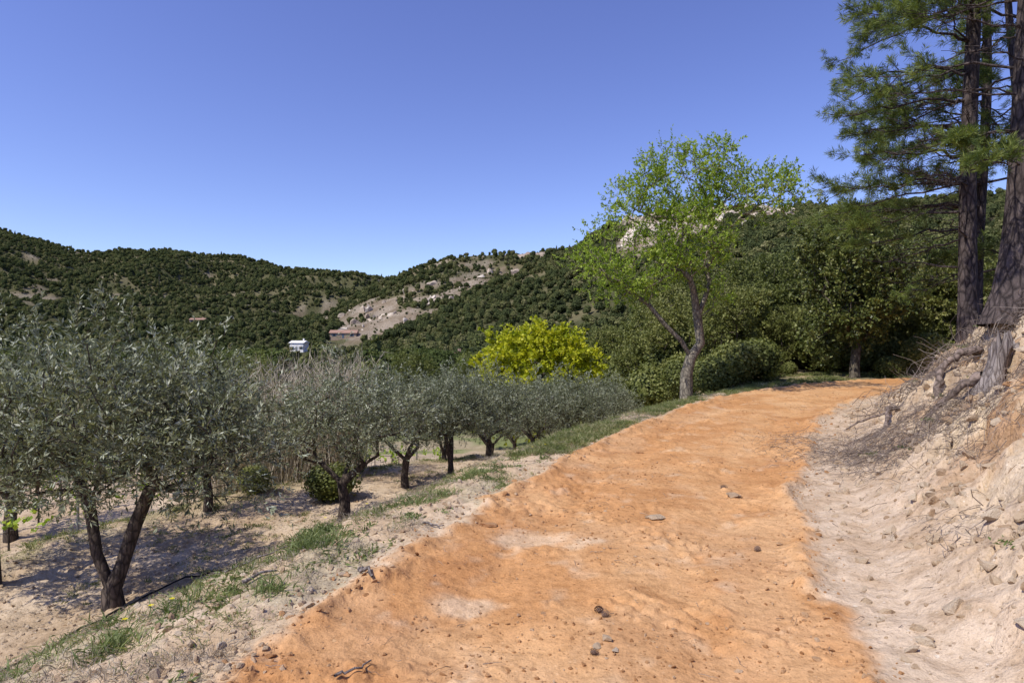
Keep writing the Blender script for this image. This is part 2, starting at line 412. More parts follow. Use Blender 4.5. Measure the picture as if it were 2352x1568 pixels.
_,i2=cell(X*7,Y*7,62)
bankc=bankc*(.76+.36*i2[...,None])
bankc=lerp(bankc,C(.25,.165,.11),.6*ss(.06,.20,fbm(X*1.7,Y*1.7,4,77)[...,None]))
right=lerp(lerp(C(.50,.365,.24),C(.59,.455,.32),ss(-.2,.2,n3)),bankc,ss(2.2,3.2,D3))
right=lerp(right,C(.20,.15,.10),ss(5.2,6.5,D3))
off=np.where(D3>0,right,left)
g2=(ss(5.,9.,X)*ss(18.5,20.,Y)*(d<0))[...,None]
off=lerp(off,lerp(C(.17,.15,.08),C(.42,.32,.20),ss(-.05,.17,n1)),g2*.9)
nearc=lerp(roadc,off,ss(1.38,1.55,adn))
hillc=lerp(C(.08,.082,.038),C(.17,.15,.08),ss(-.10,.22,fbm(X/25,Y/25,4,81)[...,None]))
vf=fbm(X/34,Y/34,2,85)[...,None]
val=lerp(C(.13,.15,.055),lerp(C(.22,.27,.09),C(.44,.37,.25),ss(-.1,.1,fbm(X/50,Y/50,2,86)[...,None])),ss(.0,.06,vf))
farc=np.where((which==0)[...,None],val,hillc)
rockc=lerp(C(.27,.20,.145),C(.42,.34,.265),ss(-.15,.15,fbm(X/9,Y/9,4,83)[...,None]))
farc=lerp(farc,rockc,np.clip(rk[...,None]*1.15,0,1))
farc=lerp(farc,C(.10,.09,.04),(ss(.12,.25,np.tan(np.clip(AA,-1,1)))*(1-ss(100,200,RR)))[...,None])
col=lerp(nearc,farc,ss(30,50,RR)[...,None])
Z=Z+(rk**2*ss(100,200,RR))*(fbm(X/7,Y/7,4,91)*8)
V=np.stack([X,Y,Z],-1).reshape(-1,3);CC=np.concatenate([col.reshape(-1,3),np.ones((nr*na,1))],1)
ids=np.arange(nr*na).reshape(nr,na)
q=np.stack([ids[:-1],ids[1:],np.roll(ids[1:],-1,1),np.roll(ids[:-1],-1,1)],-1)
rf=RR[:-1];dnf=dn[:-1];df=d[:-1]
cls=np.where(rf>95,3,np.where((np.abs(dnf)<1.5)&(rf<44),1,np.where((df>0)&(rf<44),2,0)))
def sub(name,k,mat):
    f=q[cls==k].reshape(-1,4);u,inv=np.unique(f,return_inverse=True)
    return mkmesh(name,V[u],[inv.reshape(-1,4)],[mat],smooth=True,col=CC[u])
sub('ground',0,M_soil);sub('dirt_road',1,M_road);sub('rocky_embankment',2,M_soil);sub('hills',3,M_hill)
print('terrain done')
# ---------------------------------------------------------------- instancing
def instancer(name,P,rot,scl,idx,srcs):
    cl=bpy.data.collections.new(name+'_sources')
    for i,o in enumerate(srcs): o.name='%s_src_%02d'%(name,i);cl.objects.link(o)
    me=bpy.data.meshes.new(name);me.vertices.add(len(P));me.vertices.foreach_set('co',np.asarray(P,np.float32).ravel())
    for nme,ar in(('rot',rot),('scl',scl)):
        a=me.attributes.new(nme,'FLOAT_VECTOR','POINT');a.data.foreach_set('vector',np.asarray(ar,np.float32).ravel())
    a=me.attributes.new('idx','INT','POINT');a.data.foreach_set('value',np.asarray(idx,np.int32))
    ob=bpy.data.objects.new(name,me);bpy.context.scene.collection.objects.link(ob)
    ng=bpy.data.node_groups.new(name,'GeometryNodeTree')
    ng.interface.new_socket('Geometry',in_out='INPUT',socket_type='NodeSocketGeometry')
    ng.interface.new_socket('Geometry',in_out='OUTPUT',socket_type='NodeSocketGeometry')
    gi=ng.nodes.new('NodeGroupInput');go=ng.nodes.new('NodeGroupOutput')
    ip=ng.nodes.new('GeometryNodeInstanceOnPoints');ci=ng.nodes.new('GeometryNodeCollectionInfo')
    ci.inputs['Collection'].default_value=cl;ci.inputs['Separate Children'].default_value=True;ci.inputs['Reset Children'].default_value=True
    ip.inputs['Pick Instance'].default_value=True
    def na_(n,t):
        a=ng.nodes.new('GeometryNodeInputNamedAttribute');a.data_type=t;a.inputs['Name'].default_value=n;return a.outputs['Attribute']
    L=ng.links
    L.new(gi.outputs[0],ip.inputs['Points']);L.new(ci.outputs[0],ip.inputs['Instance'])
    L.new(na_('idx','INT'),ip.inputs['Instance Index']);L.new(na_('rot','FLOAT_VECTOR'),ip.inputs['Rotation']);L.new(na_('scl','FLOAT_VECTOR'),ip.inputs['Scale'])
    L.new(ip.outputs[0],go.inputs[0])
    mo=ob.modifiers.new('scatter','NODES');mo.node_group=ng
    return ob
def blobtree(seed,nq,size,h,rad,conic=0,inner=.6,mat=None):
    rng=np.random.default_rng(seed);mb=MB()
    k=7;u=nrm(rng.normal(size=(k,3)))
    lc=u*np.array([rad*.5,rad*.5,h*.2])*rng.random((k,1))+np.array([0,0,h*.58]);lr=rad*(.45+.3*rng.random(k))
    if conic:
        zz=np.linspace(.25,.95,k)*h;lc=np.stack([rng.normal(size=k)*.1,rng.normal(size=k)*.1,zz],1);lr=rad*(1.05-zz/h)
    w=lr**2/np.sum(lr**2);c=rng.choice(k,nq,p=w)
    n=nrm(rng.normal(size=(nq,3))+np.array([0,0,.3]));P=lc[c]+n*lr[c][:,None]*(.75+.3*rng.random((nq,1)))
    if conic: P[:,2]=lc[c][:,2]+n[:,2]*lr[c]*1.2
    nn=nrm(n+rng.normal(size=(nq,3))*.5)
    a=nrm(np.cross(nn,rng.normal(size=(nq,3))));b=np.cross(nn,a);s=size*(.6+.8*rng.random((nq,1)))
    qd=np.stack([P-a*s*.5-b*s*.15,P-b*s*.55,P+a*s*.5+b*s*.1,P+b*s*.5],1)
    mb.add(qd,quads(nq),0,np.clip(.5+.25*rng.normal(size=nq),0,1))
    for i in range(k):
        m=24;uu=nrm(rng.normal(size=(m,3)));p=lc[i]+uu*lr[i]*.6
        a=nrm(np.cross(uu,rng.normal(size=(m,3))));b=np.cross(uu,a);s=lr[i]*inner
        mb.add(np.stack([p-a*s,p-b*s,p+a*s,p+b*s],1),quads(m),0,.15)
    mb.add([(-.15,-.1,-1.5),(.15,-.1,-1.5),(.1,0,h*.5),(-.1,0,h*.5)],[[0,1,2,3]],0,0.)
    return mb.obj('bt',[mat or M_far],link=False)
rng=np.random.default_rng(5)
HOUSES=[(-92.5,345.),(-102.,300.),(-15.5,165.),(-165.,235.),(-228.,455.)]
def scatter_far():
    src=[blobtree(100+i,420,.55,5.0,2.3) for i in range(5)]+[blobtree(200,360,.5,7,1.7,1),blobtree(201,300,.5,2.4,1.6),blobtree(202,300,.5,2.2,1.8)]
    n=300000
    x=rng.uniform(-1050,700,n);y=rng.uniform(85,1050,n)
    qq=x/y;lim=np.where(qq>.15,450,np.where(qq>-.18,640,1000))
    k=(np.abs(qq)<1.0)&(y<lim);x=x[k];y=y[k]
    r=np.hypot(x,y);keep=rng.random(len(x))<np.where(r<250,.75,np.where(r<500,.78,.65));x=x[keep];y=y[keep]
    z,d_,c_,rk_,wh,b_=terrain(x,y)
    vf=fbm(x/34,y/34,2,85)
    dens=np.where(wh==0,np.where(vf>.03,.03,.55),.82+1.7*fbm(x/40,y/40,4,95))
    dens=dens*(1-.86*np.clip(rk_*1.4,0,1))
    k=rng.random(len(x))<dens;
    for hx,hy in HOUSES:
        dd=np.hypot(x-hx,y-hy);L=math.hypot(hx,hy);al=(x*hx+y*hy)/L;lat=np.abs(x*hy-y*hx)/L
        k&=~((dd<10)|((al<L)&(al>L-45)&(lat<8)))
    x=x[k];y=y[k];z=z[k];rk_=rk_[k];wh=wh[k]
    n=len(x);print('far trees',n)
    s=(.42+.85*rng.random(n)**1.6)*np.where(rk_>.25,.5,1.)
    s=s*np.where(wh==0,1.15,1.)*lerp(.9,1.1,np.clip((y-300)/600,0,1))
    idx=rng.choice(8,n,p=[.15,.15,.14,.12,.12,.04,.14,.14])
    idx=np.where(rk_>.25,rng.integers(6,8,n),idx)
    rot=np.zeros((n,3));rot[:,2]=rng.random(n)*6.28
    sc=np.stack([s*(.85+.3*rng.random(n)),s,s*(.8+.4*rng.random(n))],1)
    instancer('hillside_forest',np.stack([x,y,z-.4],1),rot,sc,idx,src)
scatter_far()
# ---------------------------------------------------------------- rocks
def ico(sub=2):
    import bmesh
    bm=bmesh.new();bmesh.ops.create_icosphere(bm,subdivisions=sub,radius=1)
    V=np.array([v.co[:] for v in bm.verts]);Fc=np.array([[v.index for v in f.verts] for f in bm.faces]);bm.free();return V,Fc
def rock(seed,mat,sub=2,flatz=.7):
    rng=np.random.default_rng(seed);V,Fc=ico(sub);V=V*1.
    for i in range(11):
        n=nrm(rng.normal(size=3));dd=rng.uniform(.3,.75)
        k=V@n-dd;V=V-np.where(k>0,k,0)[:,None]*n
    V*=np.array([1,rng.uniform(.55,.95),flatz*rng.uniform(.6,1)])
    V+=rng.normal(size=V.shape)*.02
    mb=MB();mb.add(V,Fc,0);return mb.obj('rk',[mat],link=False)
def scatter_rocks(name,n,region,mat,smin,smax,seed,pw=3.,flatz=.7):
    rng=np.random.default_rng(seed)
    x0,x1,y0,y1,fn=region
    x=rng.uniform(x0,x1,n);y=y0+(y1-y0)*rng.random(n)**1.5
    z,d_,c_,_,_,_=terrain(x,y)
    k=fn(x,y,d_,rng);x=x[k];y=y[k];z=z[k];n=len(x)
    s=smin*(smax/smin)**(rng.random(n)**pw)
    idx=rng.integers(0,6,n)
    rot=np.stack([rng.normal(size=n)*.5,rng.normal(size=n)*.5,rng.random(n)*6.28],1)
    print(name,n)
    instancer(name,np.stack([x,y,z+s*.05],1),rot,np.stack([s,s,s],1),idx,[rock(seed*10+i,mat,1 if smax<.05 else 2,flatz) for i in range(6)])
scatter_rocks('road_gravel',110000,(-2,12,2,20,lambda x,y,d,g:(np.abs(d)<1.6)&(g.random(len(x))<.10+1.0*ss(-.03,.2,fbm(x*1.2,y*1.2,3,7))+.5*ss(1.,1.5,np.abs(d)))),M_rocko,.004,.030,21,3.2)
scatter_rocks('road_edge_clods',12000,(-2,12,2,20,lambda x,y,d,g:(np.abs(np.abs(d)-1.5)<.25)),M_rocko,.01,.050,22,2.5)
scatter_rocks('bank_stones',150000,(1.5,16,1.5,18,lambda x,y,d,g:(d>1.7)&(d<6)&(g.random(len(x))<.15+.85*ss(2.,3.,d)*ss(-.2,.1,fbm(x*1.5,y*1.5,3,8)))),M_rockp,.007,.095,23,3.1,.9)
scatter_rocks('terrace_stones',90000,(-14,6,2.5,24,lambda x,y,d,g:(d<-1.5)&(d>-9.5)),M_rockp,.008,.055,24,2.8)
def outcrops():
    rng=np.random.default_rng(77);n=90000
    x=rng.uniform(-300,250,n);y=rng.uniform(230,600,n)
    z,_,_,rk_,wh,_=terrain(x,y);k=(rng.random(n)<rk_**2*np.where(wh==3,.30,.05))&(y<np.where(x/y>.12,430,600))&(wh>=2)
    x=x[k];y=y[k];z=z[k];n=len(x);print('outcrop',n)
    s=.8+4.5*rng.random(n)**3
    rot=np.stack([rng.normal(size=n)*.4,rng.normal(size=n)*.4,rng.random(n)*6.28],1)
    instancer('rock_outcrop',np.stack([x,y,z],1),rot,np.stack([s,s,s*1.1],1),rng.integers(0,6,n),[rock(700+i,M_rockh,2,1.) for i in range(6)])
outcrops()
def single_rock(x,y,s,seed,mat,rz=0,name='road_stone'):
    o=rock(seed,mat,2,.5);o.name=name;bpy.context.scene.collection.objects.link(o)
    o.location=(x,y,gz(x,y)+s*.12);o.scale=(s*1.3,s,s);o.rotation_euler=(0.1,.1,rz)
for a in [(-.22,5.62,.085,1,M_rocko,.5),(1.38,5.85,.09,2,M_rockp,.2),(1.28,5.9,.05,3,M_rockp,1.),(2.38,6.75,.11,4,M_rockp,0.),(.52,3.45,.05,5,M_rockp,2.),(.46,3.38,.035,6,M_rockp,1.),(.55,3.33,.03,9,M_rockp,1.),
          (-2.2,6.0,.12,7,M_rockp,.4),(-2.6,5.6,.09,8,M_rockp,1.4),(1.9,9.3,.06,10,M_rocko,.3),(-1.0,4.4,.06,12,M_rocko,.3)]:
    single_rock(*a)
for a in [(5.0,7.1,.15,31,M_rockp,.5),(5.6,6.7,.2,33,M_rockp,2.),(5.9,8.6,.13,35,M_rockp,.9),(6.3,7.4,.2,36,M_rockp,2.6),(4.9,6.2,.10,37,M_rocko,.5)]:
    single_rock(*a,name='bank_boulder')
# ---------------------------------------------------------------- olives
def olive_variant(seed,link=False,stems=2,bushy=1.):
    if stems==2:
        N0=[(0,0,-.15),(-.04,0,.2),(-.20,0,.6),(-.3,.05,1.05),(.05,.03,.45),(.18,.05,.9),(.32,.1,1.3)];P0=[-1,0,1,2,1,4,5];first=2
    else:
        N0=[(0,0,-.15),(.03,0,.35),(-.03,0,.75),(-.35,.1,1.1),(.36,0,1.1),(.1,.3,1.15)];P0=[-1,0,1,2,2,2];first=2
    g=np.random.default_rng(seed+50)
    ells=[(0,0,2.0,1.25,1.25,.8),(-.85,.2,1.85,.75,.85,.65),(.85,-.1,1.9,.8,.85,.65),(.2,.75,2.2,.75,.65,.7),(-.1,-.75,2.05,.85,.65,.7)]
    if seed==301: ells+=[(1.2,-.1,1.7,.6,.7,.6),(1.0,.2,2.3,.7,.6,.5)]
    for i in range(6):
        a=g.random()*6.28;ells.append((.9*math.cos(a)*g.random(),.8*math.sin(a)*g.random(),2.65+.3*g.random(),.28,.28,.5))
    return build_tree('olive_tree',N0,P0,ells,int(320*bushy),.10,.005,6,18,.36,.062,.016,[M_oliveb,M_olive],seed,up=.6,out=.45,rnd=.75,ang=.7,sag=.2,lo=.25,first=first,alpha=.25,sides=6,twr=.0025,link=link,nfl=1)
OV=[olive_variant(301,False,2,1.3),olive_variant(302,False,1,.95),olive_variant(303,False,1,.72)]
def place(me,name,x,y,rz,s,dz=0.,sz=None):
    o=bpy.data.objects.new(name,me);bpy.context.scene.collection.objects.link(o)
    o.location=(x,y,gz(x,y)+dz);o.rotation_euler=(0,0,rz);o.scale=(s,s,sz or s);return o
OL=[(-4.5,7.1,0,1.05,0,1.02),(-6.6,7.9,2.2,1.08,1,1.02),(-5.4,11.1,1.,.74,1,.76),(-2.75,10.2,0.2,.92,2,.82),(-2.25,13.2,4.,.8,1,.76),(-1.35,13.9,1.4,.75,0,.76),(-.6,16.0,2.,.85,1,.80),
    (.6,18.5,3,.8,2,.8),(1.7,20.3,5,.9,0,.84),(3.3,22.6,1,.75,1,.8),(4.1,25.8,2,.9,2,.84),(5.3,28.9,4,.9,0,.82),(-9.2,11.5,3,1.0,2,1.0),(-2.0,18.6,1,.85,0,.8),
    (-.7,21.9,3,.8,2,.8),(1.2,24.4,5,.9,1,.85),(2.9,28.3,0,.9,0,.85),(.1,26.5,2,.9,1,.85)]
for x,y,rz,s,v,sz in OL: place(OV[v].data,'olive_tree',x,y,rz,s,0,sz)
# ---------------------------------------------------------------- almond
N0=[(4.87,17.5,gz(4.87,17.5)-.2),(4.88,17.5,.75),(5.0,17.5,1.2),(4.72,17.4,1.65),(4.2,17.3,2.15),(3.75,17.3,2.7),(3.2,17.3,3.05),(5.3,17.6,1.6),(5.22,17.6,2.3),(5.1,17.6,3.1),(5.0,17.6,4.0),(5.6,17.7,3.3),(6.2,17.8,4.3)]
P0=[-1,0,1,2,3,4,5,2,7,8,9,8,11]
EL=[(4.75,17.5,6.1,1.5,1.4,1.1),(6.8,17.6,5.8,1.5,1.2,.8),(7.4,17.6,5.9,.75,.8,.5),(3.3,17.4,5.2,1.0,1.,.8),(2.35,17.3,3.9,.85,1.,.9),(5.05,17.5,4.5,1.35,1.5,1.1),(5.7,17.4,3.2,.5,.6,.65),(3.6,17.3,3.6,.9,.9,.8),(5.8,17.5,6.8,.7,.6,.5),(2.9,17.4,3.1,.7,.7,.45)]
build_tree('almond_tree',N0,P0,EL,600,.145,.006,5,13,.34,.075,.036,[M_almondb,M_almond],41,up=.45,out=.5,rnd=.6,ang=.8,lo=.12,first=4,alpha=.2,twr=.005,nfl=2,jit=.10,step=.28)
# ---------------------------------------------------------------- oaks
def oak_variant(seed,h,rad,nc,tw,nl,ll,lw,mats,name='holm_oak_tree',low=.22,twr=.004,R=.2):
    g=np.random.default_rng(seed)
    N0=[(0,0,-.4),(0,0,.5),(.1,.05,1.1),(-.05,.1,1.8),(.05,0,h*.5)];P0=[-1,0,1,2,3]
    ells=[(0,0,h*.55,rad*.75,rad*.75,h*.36)]
    for i in range(10):
        a=g.random()*6.28;zz=g.uniform(low+.12,.88);k=rad*(1-abs(zz-.45)*.9)
        ells.append((math.cos(a)*k*.7,math.sin(a)*k*.7,h*zz,rad*g.uniform(.25,.42),rad*g.uniform(.25,.42),h*g.uniform(.09,.15)))
    return build_tree(name,N0,P0,ells,nc,R*h/6,.008,tw,nl,.36*h/6,ll,lw,mats,seed,up=.3,out=.7,rnd=.7,ang=.9,lo=.3,first=2,alpha=.25,sides=5,minr=.012,link=False,twr=twr,step=.35)
OK=[oak_variant(400,6.2,2.2,480,7,11,.11,.065,[M_oakb,M_oakd],R=.16,low=.0),oak_variant(401,5.5,2.4,300,7,9,.13,.08,[M_oakb,M_oak],low=0.),oak_variant(402,6.5,2.7,320,7,9,.13,.08,[M_oakb,M_oak],low=.05)]
place(OK[0].data,'holm_oak_tree',12.6,23.,0,1.05,0,1.04)
M_yt=oak_variant(412,6.6,3.3,460,7,10,.17,.11,[M_oakb,M_yel],'spring_oak_tree',low=.0)
place(M_yt.data,'spring_oak_tree',1.5,34.,1.,1.2,.2,1.08)
g=np.random.default_rng(9)
pts=[]
for x,y,s in [(8.2,24.5,.62),(9.6,27,.72),(7.4,28,.72),(6.6,30.5,.78),(11,29,.8),(15.2,26,.85),(16.8,24.5,.9),(18.5,25,.9),(13,31,.9),(16,30,1.0),(19,29,1.),(9,33,.9),(20.5,24,1.),(23,26,1.1),(15.5,27.8,.6),(17.3,18.6,.7),(19.5,17.2,.85),(11.4,26.5,.45),(15.4,17.,.6),(22,19,1.),(13,28.5,.55),(10.3,31,.8),(12,33,.9),(4.8,33,.55),(25,23,1.1)]:
    pts.append((x,y,s))
for i in range(200):
    x=g.uniform(6,60);y=g.uniform(30,80)
    if x<y*.14+4 or abs(x)>y*1.: continue
    pts.append((x,y,g.uniform(.7,1.05)))
for i in range(150):
    x=g.uniform(-75,8);y=g.uniform(45,88)
    if abs(x)>y*.95 or -.40<x/y<-.23: continue
    if fbm(np.array([x/16.]),np.array([y/16.]),2,3)[0]<-.02: pts.append((x,y,g.uniform(.6,.95)))
pts=np.array(pts);z=terrain(pts[:,0],pts[:,1])[0]
n=len(pts);rot=np.zeros((n,3));rot[:,2]=g.random(n)*6.28
instancer('holm_oak_woodland',np.stack([pts[:,0],pts[:,1],z],1),rot,np.stack([pts[:,2]]*3,1),g.integers(0,2,n),[OK[1],OK[2]])
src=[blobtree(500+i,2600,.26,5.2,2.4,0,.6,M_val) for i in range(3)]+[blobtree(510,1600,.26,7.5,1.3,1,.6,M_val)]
n=3600;x=g.uniform(-130,110,n);y=g.uniform(50,160,n);k=(np.abs(x/y)<1.)&(np.hypot(x,y)>52);x=x[k];y=y[k]
v=fbm(x/20,y/20,2,88);k=(x/y>.15)|(v<-.01);x=x[k];y=y[k];z=terrain(x,y)[0];n=len(x)
s=g.uniform(.55,1.3,n)*np.where(x/y<.1,.95,.85)*np.where((x/y>-.38)&(x/y<-.23),.6,1.);rot=np.zeros((n,3));rot[:,2]=g.random(n)*6.28
instancer('valley_trees',np.stack([x,y,z-.3],1),rot,np.stack([s,s,s],1),g.choice(4,n,p=[.32,.32,.3,.06]),src)
# ---------------------------------------------------------------- pines
def pine(name,base,top,rb,rtp,branches,seed,tuftn=30,nlen=.12):
    rng=np.random.default_rng(seed);mb=MB()
    base=np.array(base,float);top=np.array(top,float)
    N=[];par=[];rad=[]
    K=26
    for i in range(K):
        f=i/(K-1);p=base+(top-base)*f+np.array([.06*math.sin(f*9+seed),.05*math.cos(f*7),0])
        N.append(p);par.append(i-1);rad.append(lerp(rb,rtp,f**.8)*(1+.9*math.exp(-f*K/1.2)))
    TP=[];TD=[]
    H=top[2]-base[2]
    for (h,az,L,rise,leafy) in branches:
        i0=int(np.clip((h-base[2])/H*(K-1),1,K-2));st=N[i0]
        dr=np.array([math.sin(az),math.cos(az),0])
        prev=i0;k=9;pts_=[]
        c=rng.normal()*.3
        for j in range(1,k+1):
            f=j/k
            p=st+dr*L*f+np.array([-dr[1],dr[0],0])*c*f*f*L*.5+np.array([0,0,L*(rise*f-.28*f*f+.12*f**4)])+rng.normal(size=3)*.04
            N.append(p);par.append(prev);prev=len(N)-1;rad.append(lerp(.034,.008,f)*L/3);pts_.append(prev)
        bd=nrm(N[pts_[-1]]-N[pts_[-3]])
        nsd=17 if leafy else 10
        for sidx in range(nsd):
            f=rng.uniform(.3,1.);a=pts_[min(int(f*k),k-1)]
            sd=(1 if sidx%2 else -1)
            v=nrm(bd*.75+sd*np.array([-dr[1],dr[0],0])*rng.uniform(.3,1.)+np.array([0,0,rng.uniform(-.5,.5)]))
            l=rng.uniform(.2,.85)*(1.2-.6*f)*(L/3)**.5
            q_=a;m=3
            for j in range(1,m+1):
                p=N[a]+v*l*j/m+np.array([0,0,.1*l*(j/m)**2])+rng.normal(size=3)*.02
                N.append(p);par.append(q_);q_=len(N)-1;rad.append(.006 if leafy else .004)
                if leafy and rng.random()<.8 and (j>1 or f>.7):
                    for _ in range(3 if j==3 else 2):
                        TP.append(p+rng.normal(size=3)*.05);TD.append(nrm(v+rng.normal(size=3)*.5+np.array([0,0,.3])))
        if leafy:
            for _ in range(4): TP.append(N[pts_[-1]]+rng.normal(size=3)*.06);TD.append(nrm(bd+rng.normal(size=3)*.4))
    tubes(mb,np.array(N),par,np.array(rad),9,0)
    if TP:
        TP=np.array(TP);TD=np.array(TD)
        q,t=leaves(TP,TD,np.full(len(TP),.12),tuftn,nlen,.009,.75,rng)
        mb.add(q,quads(len(q)),1,t)
    print(name,len(TP)*tuftn)
    return mb.obj(name,[M_pineb,M_pine])
def brs(seed,n,h0,h1,az0,az1,L0,L1,pl=.8,r0=-.05,r1=.35):
    g=np.random.default_rng(seed)
    return [(g.uniform(h0,h1),g.uniform(az0,az1),g.uniform(L0,L1),g.uniform(r0,r1),g.random()<pl) for _ in range(n)]
W=-math.pi/2
b1=brs(1,13,6.3,9.5,W-1.0,W+.9,1.5,2.4,.8)+brs(2,14,4.3,8,W-.8,W+.9,.8,1.9,.05)+brs(3,12,6,12,0,3.1,2,3.3,.9)
pine('pine_tree',(8.0,10.,gz(8.0,10.)-.3),(8.95,10.2,15.),.26,.10,b1,51)
b2=[(4.6,W+.15,2.3,.05,True),(5.0,W-.15,2.9,.1,True),(5.4,W+.3,2.4,-.02,True),(5.9,W-.2,2.8,.1,True),(6.4,W+.3,2.2,.2,True),(7.0,W-.1,2.9,.05,True),(7.6,W+.2,2.5,.15,True),(8.2,W-.3,2.9,.2,True)]+brs(5,16,5.2,10.,W-.9,W+1.1,1.3,2.8,.75,-.15,.35)+brs(6,26,3.4,7,W-1.,W+1.4,.8,2.2,.05)+brs(7,10,5,12,0,3.1,1.8,3.,.9)
pine('pine_tree',(9.45,13.,gz(9.45,13.)-.3),(9.8,13.2,15.5),.19,.09,b2,52)
b3=[(5.,W,3.4,.1,True),(5.5,W+.3,3.6,.1,True),(4.7,W-.1,2.9,.05,True),(6.,W-.2,3.4,.1,True)]+brs(8,20,4.6,10.5,W-1.2,W+1.2,1.6,3.3,.8)+brs(9,20,3.2,6,W-1.2,W+1.4,.8,2.0,.1)+brs(10,8,5,12,0,3.1,1.8,3.,.9)
pine('pine_tree',(11.3,15.2,gz(11.3,15.2)-.3),(11.8,15.5,14.5),.15,.07,b3,53)
pine('pine_tree',(13.3,16.2,gz(13.3,16.2)-.3),(13.3,16.8,13.5),.15,.07,brs(12,38,3.8,11,-3.1,3.1,1.6,3.0,.85),54)
# ---------------------------------------------------------------- bank roots, stump, twigs
M_root=barkmat('root_wood',(.06,.045,.035),(.30,.23,.19),10,.6,.8,.02)
M_stump=barkmat('stump_wood',(.10,.08,.07),(.38,.33,.30),22,.15,1.,.03)
def root(pts,r0,r1,name='exposed_root',seed=0):
    g=np.random.default_rng(seed);P=catmull(np.array(pts,float),6)
    P=P+g.normal(size=P.shape)*r0*.25
    mb=MB();tubes(mb,P,[i-1 for i in range(len(P))],np.linspace(r0,r1,len(P))*(1+.2*g.normal(size=len(P))),8,0)
    return mb.obj(name,[M_root])
def on(x,y,h=.03): return (x,y,gz(x,y)+h)
root([on(7.3,10.2,.02),on(7.0,10.3,.14),on(6.6,9.9,.18),on(6.3,10.1,.14),on(5.9,9.8,.16),on(5.55,9.3,.06),on(5.25,8.9,-.03)],.06,.025,seed=1)
root([on(6.9,9.2,.04),on(6.6,9.0,.16),on(6.25,9.1,.12),on(6.0,8.8,.14),on(5.7,8.5,-.01)],.065,.04,seed=2)
root([on(6.3,10.1,.1),on(6.0,10.6,.12),on(5.7,10.7,.02)],.025,.01,seed=3)
root([on(7.6,9.9,.1),on(7.2,9.3,.16),on(6.9,8.9,.1),on(6.6,8.6,.0)],.05,.02,seed=4)
root([on(5.5,7.3,.1),on(5.3,7.45,.12),on(5.1,7.6,.05),on(4.9,7.6,-.03)],.05,.02,seed=5)
def stump(x,y):
    z=gz(x,y);K=12;S=26;V=[];g=np.random.default_rng(4)
    tp=g.normal(size=S)*.05
    for i in range(K):
        f=i/(K-1);r=.115+.07*math.exp(-f*4)+.02*math.sin(f*7)
        for j in range(S):
            a=j/S*6.283;rj=r*(1+.16*math.sin(3*a+1+f)+.09*math.sin(7*a)+.05*math.sin(13*a+f*3))
            V.append((x+.16*f+rj*math.cos(a),y-.05*f+rj*math.sin(a),z-.25+.72*f+((.08*math.sin(a*2)+tp[j]) if i==K-1 else 0)))
    V.append((x+.16,y-.05,z+.42))
    V=np.array(V);idx=np.arange(K*S).reshape(K,S)
    f=np.stack([idx[:-1],np.roll(idx[:-1],-1,1),np.roll(idx[1:],-1,1),idx[1:]],-1).reshape(-1,4)
    mb=MB();mb.add(V,f,0,.5,True);t=idx[-1];mb.F.append(np.stack([t,np.roll(t,-1),np.full(S,K*S)],1));mb.M.append(np.zeros(S,int));mb.T.append(np.full(S,.5));mb.S.append(np.full(S,False))
    mb.obj('tree_stump',[M_stump])
stump(5.5,7.25)
def twigs(name,n,fn,Lr,w,seed,lift=.05,spread=.25,mat=None,down=0.):
    g=np.random.default_rng(seed);x,y=fn(g,n);z,d_,_,_,_,_=terrain(x,y)
    e=.15;zx=terrain(x+e,y)[0];zy=terrain(x,y+e)[0]
    nx=nrm(np.stack([-(zx-z)/e,-(zy-z)/e,np.ones(len(x))],1))
    a=g.random(len(x))*6.283;h=np.stack([np.cos(a),np.sin(a),np.zeros(len(x))],1)
    t=nrm(h-(h*nx).sum(1,keepdims=True)*nx+nx*g.normal(size=(len(x),1))*spread)
    if down: t=nrm(t*.5+np.array([-.6,0,-.5])*down*g.random((len(x),1)))
    L=g.uniform(Lr[0],Lr[1],len(x));mb=MB()
    P=np.stack([x,y,z],1)+nx*(lift*g.random((len(x),1))+.01)
    K=5;side=nrm(np.cross(t,nx));c=g.normal(size=(len(x),1))*.35;c2=g.normal(size=(len(x),1))*.15
    R=[]
    for j in range(K):
        f=j/(K-1);R.append(P+t*L[:,None]*f+side*c*L[:,None]*f*f+nx*c2*L[:,None]*math.sin(3*f)+g.normal(size=P.shape)*.03*L[:,None])
    R=np.stack(R,1)
    ww=w*(.5+g.random((len(x),1,1)))*np.linspace(1,.35,K)[None,:,None]
    ca=[0,2.094,4.189]
    ring=np.stack([R+ww*(side[:,None]*math.cos(q)+nx[:,None]*math.sin(q)) for q in ca],2)
    idx=np.arange(len(x)*K*3).reshape(len(x),K,3)
    f=np.stack([idx[:,:-1],np.roll(idx[:,:-1],-1,2),np.roll(idx[:,1:],-1,2),idx[:,1:]],-1).reshape(-1,4)
    tone=np.repeat(g.random(len(x)),(K-1)*3)
    mb.add(ring,f,0,tone,True);mb.obj(name,[mat or M_twig])
def reg(x0,x1,y0,y1,dmin,dmax,thr=-9,sc=1.2,seed=1):
    def f(g,n):
        X_=g.uniform(x0,x1,n*6);Y_=g.uniform(y0,y1,n*6);d_,c_=road(X_,Y_)
        k=(d_>dmin)&(d_<dmax)&(fbm(X_*sc,Y_*sc,3,seed)>thr);return X_[k][:n],Y_[k][:n]
    return f
twigs('dead_twigs',5600,reg(2,14,2,17,2.3,5.5,.0,1.1,5),(.08,.36),.003,61,.03,.14,None,.4)
twigs('pine_root_fibres',3600,lambda g,n:(4.9+g.normal(size=n)*.5,8.0+g.normal(size=n)*1.1),(.12,.4),.0028,62,.03,.12,None,.8)
